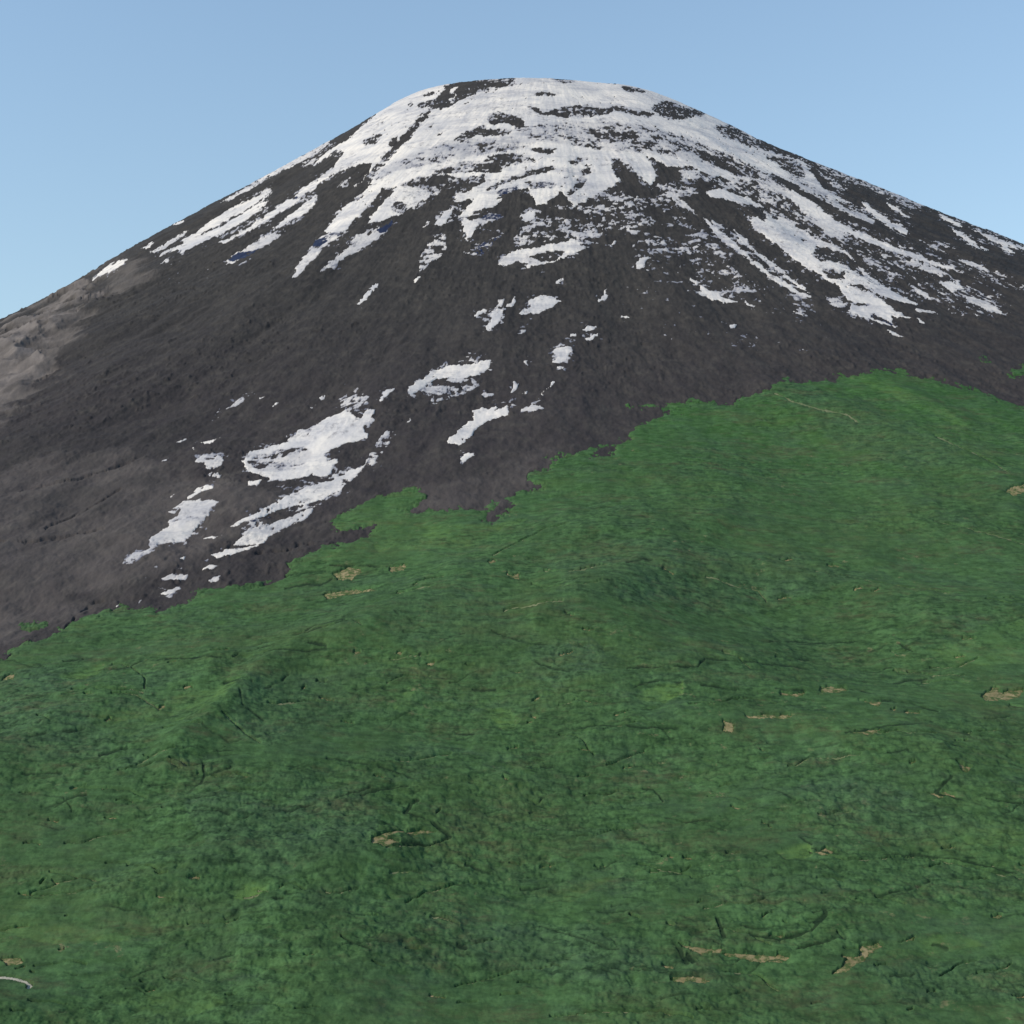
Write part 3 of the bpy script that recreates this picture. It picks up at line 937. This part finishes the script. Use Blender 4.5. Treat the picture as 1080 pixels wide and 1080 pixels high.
edge = np.clip(fS / 0.18, -1, 1)
canopy = np.where(edge < 1, canopy * np.clip(edge, 0, 1) ** 0.5 - 2 * (edge < 0), canopy)
gap = np.maximum(gap, np.clip(road * 2 + 0.9, 0, 1))
open_ = np.clip(gap - drk, 0, 1)
canopy = canopy * (1 - open_) * (1 - 0.6 * drk) - 2.0 * open_ + 0.4 * drk
canopy = canopy * far + 2 * (1 - far)
fc = cell[(cmax(fS) > 0) & (Rc < 30000)]
high = sstep(4700, 3700, R)
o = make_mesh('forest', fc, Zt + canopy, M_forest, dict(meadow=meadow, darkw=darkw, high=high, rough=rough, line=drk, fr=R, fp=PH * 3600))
o['kind'] = 'stuff'; o['label'] = 'dense green forest covering the lower slopes of the volcano'; o['category'] = 'forest'
print('forest', round(time.time() - T0, 1))

# ------------------------------------------------------------------ connected patches of a field
def components(mask_cells):
    """mask_cells: bool over cells -> list of arrays of cell ids"""
    W = NR - 1
    ids = np.nonzero(mask_cells)[0]
    lab = {}
    todo = set(ids.tolist())
    comps = []
    while todo:
        s0 = todo.pop(); st = [s0]; c = [s0]
        while st:
            q = st.pop(); jj = q % W
            nb = [q - W, q + W]
            if jj > 0: nb.append(q - 1)
            if jj < W - 1: nb.append(q + 1)
            for n in nb:
                if n in todo:
                    todo.discard(n); st.append(n); c.append(n)
        comps.append(np.array(sorted(c), dtype=np.int64))
    comps.sort(key=lambda c: -len(c))
    return comps
Uc = 0.25 * (U[va] + U[vb] + U[va + 1] + U[vb + 1]); Vc = 0.25 * (V[va] + V[vb] + V[va + 1] + V[vb + 1])
Yc_ = Y[va]
def pick(comps, x, y, rad=14):
    best, bi = 1e9, -1
    for k, c in enumerate(comps):
        fr = Yc_[c] < SY + 900
        if not fr.any(): continue
        d = np.hypot(Uc[c[fr]] - x, Vc[c[fr]] - y).min() - 0.004 * min(len(c), 800)
        if d < best: best, bi = d, k
    return bi if best < rad else -1

snow_off = np.where(sS > 0, np.minimum(sS * 5, 1.2), np.maximum(sS * 7, -2.5))
thin = np.clip((1 - sstep(0.0, 0.22, sS)) * 0.8 * mx + 0.25 * mx, 0, 1)
snow_attrs = dict(shade=shade, thin=thin, fr=R, fp=PH * 2400)
NAMED = [
 (560, 110, 'snow_field', 'broad white snow cap over the rounded summit', 'snow cap'),
 (830, 255, 'snow_field', 'large smooth grey-white snow field on the right flank with bare rock inside', 'snow field'),
 (770, 206, 'snow_patch', 'smooth oblong snow patch just above the large right-flank snow field', 'snow patch'),
 (300, 485, 'snow_field', 'largest ragged snow field low on the left, above the forest edge', 'snow field'),
 (300, 528, 'snow_field', 'long slanting snow strip directly above the forest, below the largest ragged field', 'snow field'),
 (200, 550, 'snow_patch', 'narrow mottled snow patch left of the long slanting strip', 'snow patch'),
 (223, 489, 'snow_patch', 'small star-shaped snow patch left of the largest ragged field', 'snow patch'),
 (475, 393, 'snow_patch', 'curved snow patch with veined lower half on the central slope', 'snow patch'),
 (510, 442, 'snow_patch', 'crooked snow patch below the curved veined one', 'snow patch'),
 (492, 482, 'snow_patch', 'tiny star-shaped snow patch lowest on the central slope', 'snow patch'),
 (560, 431, 'snow_patch', 'flat lens of snow right of the crooked patch', 'snow patch'),
 (593, 374, 'snow_patch', 'stepped upright snow patch on bare rock right of centre', 'snow patch'),
 (578, 411, 'snow_patch', 'thin slanting snow strip below the stepped upright patch', 'snow patch'),
 (622, 355, 'snow_patch', 'thin snow sliver just above the stepped upright patch', 'snow patch'),
 (522, 335, 'snow_patch', 'forked snow patch beside a flat grey-white one', 'snow patch'),
 (572, 322, 'snow_patch', 'flat grey-white snow patch right of the forked one', 'snow patch'),
 (506, 330, 'snow_patch', 'small crooked snow scrap left of the forked patch', 'snow patch'),
 (640, 310, 'snow_patch', 'small hooked snow patch alone on dark rock', 'snow patch'),
 (679, 276, 'snow_patch', 'comma-shaped snow patch below the cap, right of centre', 'snow patch'),
 (590, 296, 'snow_patch', 'single small oval of snow below the cap edge', 'snow patch'),
 (560, 276, 'snow_patch', 'wide white snow patch at the lower front edge of the cap', 'snow patch'),
 (385, 311, 'snow_patch', 'lone thin slanting snow sliver on the dark left-centre slope', 'snow patch'),
 (320, 278, 'snow_streak', 'grey-white snow streak with a band of painted blue shade at its head', 'snow streak'),
 (365, 268, 'snow_streak', 'long thin snow streak right of the one with a painted blue shade band', 'snow streak'),
 (262, 268, 'snow_streak', 'snow streak ending in painted dark blue shade on the left flank', 'snow streak'),
 (312, 226, 'snow_streak', 'short snow streak above the one ending in painted blue shade', 'snow streak'),
 (270, 236, 'snow_streak', 'long straight snow streak running down from the left arm of the cap', 'snow streak'),
 (225, 240, 'snow_streak', 'forked double snow streak high on the left flank', 'snow streak'),
 (180, 255, 'snow_streak', 'thin snow streak left of the forked double streak', 'snow streak'),
 (115, 285, 'snow_streak', 'lowest snow streak near the left skyline', 'snow streak'),
 (155, 260, 'snow_streak', 'very short snow streak on the left skyline edge', 'snow streak'),
 (300, 176, 'snow_streak', 'snow ribbon lying along the left skyline', 'snow streak'),
 (362, 228, 'snow_tongue', 'broad cream snow tongue below the dark rib of the cap', 'snow tongue'),
 (410, 220, 'snow_tongue', 'snow tongue with a dark rock island, right of the broad cream tongue', 'snow tongue'),
 (494, 242, 'snow_patch', 'small funnel-shaped snow patch in front of the cap', 'snow patch'),
 (467, 230, 'snow_patch', 'small upright snow patch left of the funnel-shaped one', 'snow patch'),
 (460, 265, 'snow_patch', 'cluster of broken snow blocks on the slope below the cap', 'snow patch'),
 (735, 250, 'snow_streak', 'wide snow streak right of centre that narrows downhill', 'snow streak'),
 (805, 283, 'snow_streak', 'long straight paired snow streak left of the large right-flank field', 'snow streak'),
 (800, 305, 'snow_streak', 'ragged lower end of the streaks right of centre', 'snow streak'),
 (757, 312, 'snow_streak', 'thin wavy lowest snow streak right of centre', 'snow streak'),
 (712, 208, 'snow_streak', 'bluish short snow streak under the cap right of centre', 'snow streak'),
 (940, 260, 'snow_streak', 'longest thin snow streak running down the right flank', 'snow streak'),
 (932, 230, 'snow_streak', 'bright wedge of snow near the right skyline', 'snow streak'),
 (948, 220, 'snow_streak', 'small leaf-shaped snow streak above the bright wedge', 'snow streak'),
 (1020, 253, 'snow_streak', 'slanting snow streak near the right edge of the mountain', 'snow streak'),
 (1050, 253, 'snow_streak', 'snow line nearest the right end of the skyline', 'snow streak'),
 (900, 230, 'snow_streak', 'speckled white band below the right skyline', 'snow streak'),
 (1003, 303, 'snow_patch', 'small flat snow patch far down the right flank', 'snow patch'),
 (1035, 320, 'snow_patch', 'ragged lowest snow patch on the right flank', 'snow patch'),
 (980, 282, 'snow_patch', 'mottled snow patch under the longest right-flank streak', 'snow patch'),
 (773, 346, 'snow_patch', 'tiny hooked snow scrap low on the right-centre slope', 'snow patch'),
 (943, 350, 'snow_patch', 'thin snow sliver under the foot of the large right-flank field', 'snow patch'),
 (405, 468, 'snow_patch', 'bluish snow tongue at the upper right end of the long slanting strip', 'snow patch'),
 (372, 420, 'snow_patch', 'veined snow scrap on top of the largest ragged field', 'snow patch'),
 (408, 415, 'snow_patch', 'thin bent snow strip right of the veined scrap', 'snow patch'),
 (247, 428, 'snow_patch', 'small slanting snow scrap high above the star-shaped patch', 'snow patch'),
 (290, 425, 'snow_patch', 'small slanting snow scrap above the largest ragged field', 'snow patch'),
 (210, 519, 'snow_patch', 'bent snow scrap above the narrow mottled patch', 'snow patch'),
 (188, 607, 'snow_patch', 'broken snow scrap just above the left forest edge', 'snow patch'),
 (180, 623, 'snow_patch', 'lowest snow scrap touching the left forest edge', 'snow patch'),
 (290, 560, 'snow_patch', 'bluish lower half of the long slanting snow strip', 'snow patch'),
]
polys = [(v, p) for v, p in rows(SNOW) if v >= 0.4]
def area(p): return 0.5 * abs(np.dot(p[:, 0], np.roll(p[:, 1], 1)) - np.dot(p[:, 1], np.roll(p[:, 0], 1)))
def inpoly(p, x, y):
    c = False
    for i in range(len(p)):
        ax, ay = p[i]; bx, by = p[i - 1]
        if (ay > y) != (by > y) and x < (bx - ax) * (y - ay) / (by - ay) + ax: c = not c
    return c
def pdist(p, x, y):
    if inpoly(p, x, y): return 0.0
    q = np.roll(p, 1, 0); d = q - p; t = np.clip(((x - p[:, 0]) * d[:, 0] + (y - p[:, 1]) * d[:, 1]) / ((d ** 2).sum(1) + 1e-6), 0, 1)
    return float(np.hypot(p[:, 0] + t * d[:, 0] - x, p[:, 1] + t * d[:, 1] - y).min())
snow_cells = (cmax(sS) > 0) & (cell >= 0)
owner = np.full(len(cell), -1, np.int32)
nearf = (Yc_ < SY + 700) & (inside[va] > 0.5) & snow_cells
cand = cell[nearf]
todo_named = []
for k, (x, y, nm, lb, cat) in enumerate(NAMED):
    if k == 0: continue
    ds = [(round(pdist(p, x, y)), area(p), i) for i, (v, p) in enumerate(polys) if i > 0]
    d, A, i = min(ds)
    if d > 10: print('no outline', nm, x, y); continue
    todo_named.append((A, k, i))
todo_named.sort(reverse=True)
for A, k, i in todo_named:
    m = new_map(); paint(m, polys[i][1], 1.0); m = blur(m, 3)
    hit = sample(m, Uc[cand], Vc[cand]) > 0.04
    owner[cand[hit]] = k
for A, k, i in todo_named:
    x, y, nm, lb, cat = NAMED[k]
    c = cell[owner == k]
    if len(c) < 5: print('unmatched', nm, x, y, len(c)); owner[owner == k] = -1; continue
    m = np.zeros(len(cell), bool); m[c] = True
    pcs = components(m)
    o = make_mesh(nm, pcs[0], Zt + snow_off, M_snow, snow_attrs)
    o['label'] = lb; o['category'] = cat; o['group'] = 'snow left on the volcano'
    for q, pc in enumerate(pcs[1:]):
        if len(pc) >= 14 and q < 12:
            f = make_mesh('snow_fragment', pc, Zt + snow_off, M_snow, snow_attrs); f.parent = o
        else: owner[pc] = -1
comps = components(snow_cells & (owner < 0))
k = pick(comps, 560, 110)
x, y, nm, lb, cat = NAMED[0]
o = make_mesh(nm, comps[k], Zt + snow_off, M_snow, snow_attrs)
o['label'] = lb; o['category'] = cat; o['group'] = 'snow left on the volcano'
rest = [c for j, c in enumerate(comps) if j != k]
if rest:
    o = make_mesh('snow_scraps', np.concatenate(rest), Zt + snow_off, M_snow, snow_attrs)
    o['kind'] = 'stuff'; o['label'] = 'countless tiny scraps of snow scattered over the dark upper slopes'; o['category'] = 'snow'
print('snow', round(time.time() - T0, 1))

# ------------------------------------------------------------------ bare clearings and tracks in the forest
t_off = np.where(tan > 0, 0.6, -1.0) + 0.2
comps = [c for c in components((cmax(tan) > 0) & (inside[va] > 0.9) & (Uc > -5) & (Uc < 1085) & (Yc_ < 6000)) if len(c) > 5]
for c in comps:
    o = make_mesh('clearing', c, Zt + t_off, M_earth); o['kind'] = 'structure'
comps = [c for c in components((cmax(trk) > 0) & (cmax(tan) <= 0) & (inside[va] > 0.9) & (Uc > -5) & (Uc < 1085) & (Yc_ < 6000)) if len(c) > 30]
comps = [c for c in components((cmax(road) > 0) & (inside[va] > 0.9) & (Yc_ < 3000)) if len(c) > 20]
def road_material():
    m, nt, b = new_mat('pale_gravel_road', 0.9, 0.15)
    k = NB(nt)
    nt.links.new(k.mix(k.rng(k.noise(0.3, 4, 0.6), 0.35, 0.65), srgb(190, 182, 160), srgb(160, 154, 134)), b.inputs['Base Color'])
    return m
M_road = road_material()
for c in comps[:1]:
    o = make_mesh('gravel_road', c, Zt + np.where(road > 0, 1.2, -1.5), M_road); o['kind'] = 'structure'
comps = [c for c in components((cmax(trk) > 0) & (cmax(tan) <= 0) & (inside[va] > 0.9) & (Uc > -5) & (Uc < 1085) & (Yc_ < 6000)) if len(c) > 30]
k_off = np.where(trk > 0, 0.9, -0.6)
for c in comps:
    o = make_mesh('dirt_track', c, Zt + k_off, M_track); o['kind'] = 'structure'
print('tracks', round(time.time() - T0, 1))

# ------------------------------------------------------------------ daylight
SUN_EL, SUN_AZ = 37.0, -108.0         # azimuth from +Y towards +X (negative: left)
az = math.radians(SUN_AZ); el = math.radians(SUN_EL)
sd = bpy.data.lights.new('sun', 'SUN'); sd.energy = 2.4; sd.angle = math.radians(0.5); sd.color = (1.0, 0.94, 0.85)
so = bpy.data.objects.new('sun', sd); col.objects.link(so)
from mathutils import Vector
dirv = Vector((math.sin(az) * math.cos(el), math.cos(az) * math.cos(el), math.sin(el)))
so.rotation_euler = dirv.to_track_quat('Z', 'Y').to_euler()
so.location = dirv * 3000
w = bpy.data.worlds.new('World'); scene.world = w; w.use_nodes = True
nt = w.node_tree; bg = nt.nodes['Background']
sky = nt.nodes.new('ShaderNodeTexSky'); sky.sky_type = 'NISHITA'; sky.sun_disc = False
sky.sun_elevation = el; sky.sun_rotation = az
sky.altitude = 300; sky.air_density = 1.25; sky.dust_density = 0.0; sky.ozone_density = 2.0
# seen from high up the horizon haze is thin: look a little higher into the sky model
tc = nt.nodes.new('ShaderNodeTexCoord'); mp = nt.nodes.new('ShaderNodeMapping')
mp.inputs['Scale'].default_value = (1, 1, 0.5); mp.inputs['Location'].default_value = (0, 0, 0.16)
nm = nt.nodes.new('ShaderNodeVectorMath'); nm.operation = 'NORMALIZE'
nt.links.new(tc.outputs['Generated'], mp.inputs['Vector']); nt.links.new(mp.outputs['Vector'], nm.inputs[0])
nt.links.new(nm.outputs['Vector'], sky.inputs['Vector'])
nt.links.new(sky.outputs['Color'], bg.inputs['Color']); bg.inputs['Strength'].default_value = 0.108
scene.view_settings.view_transform = 'Standard'; scene.view_settings.look = 'None'
scene.view_settings.exposure = 0.45; scene.view_settings.gamma = 1.0
scene.render.engine = 'CYCLES'
print('done', round(time.time() - T0, 1))
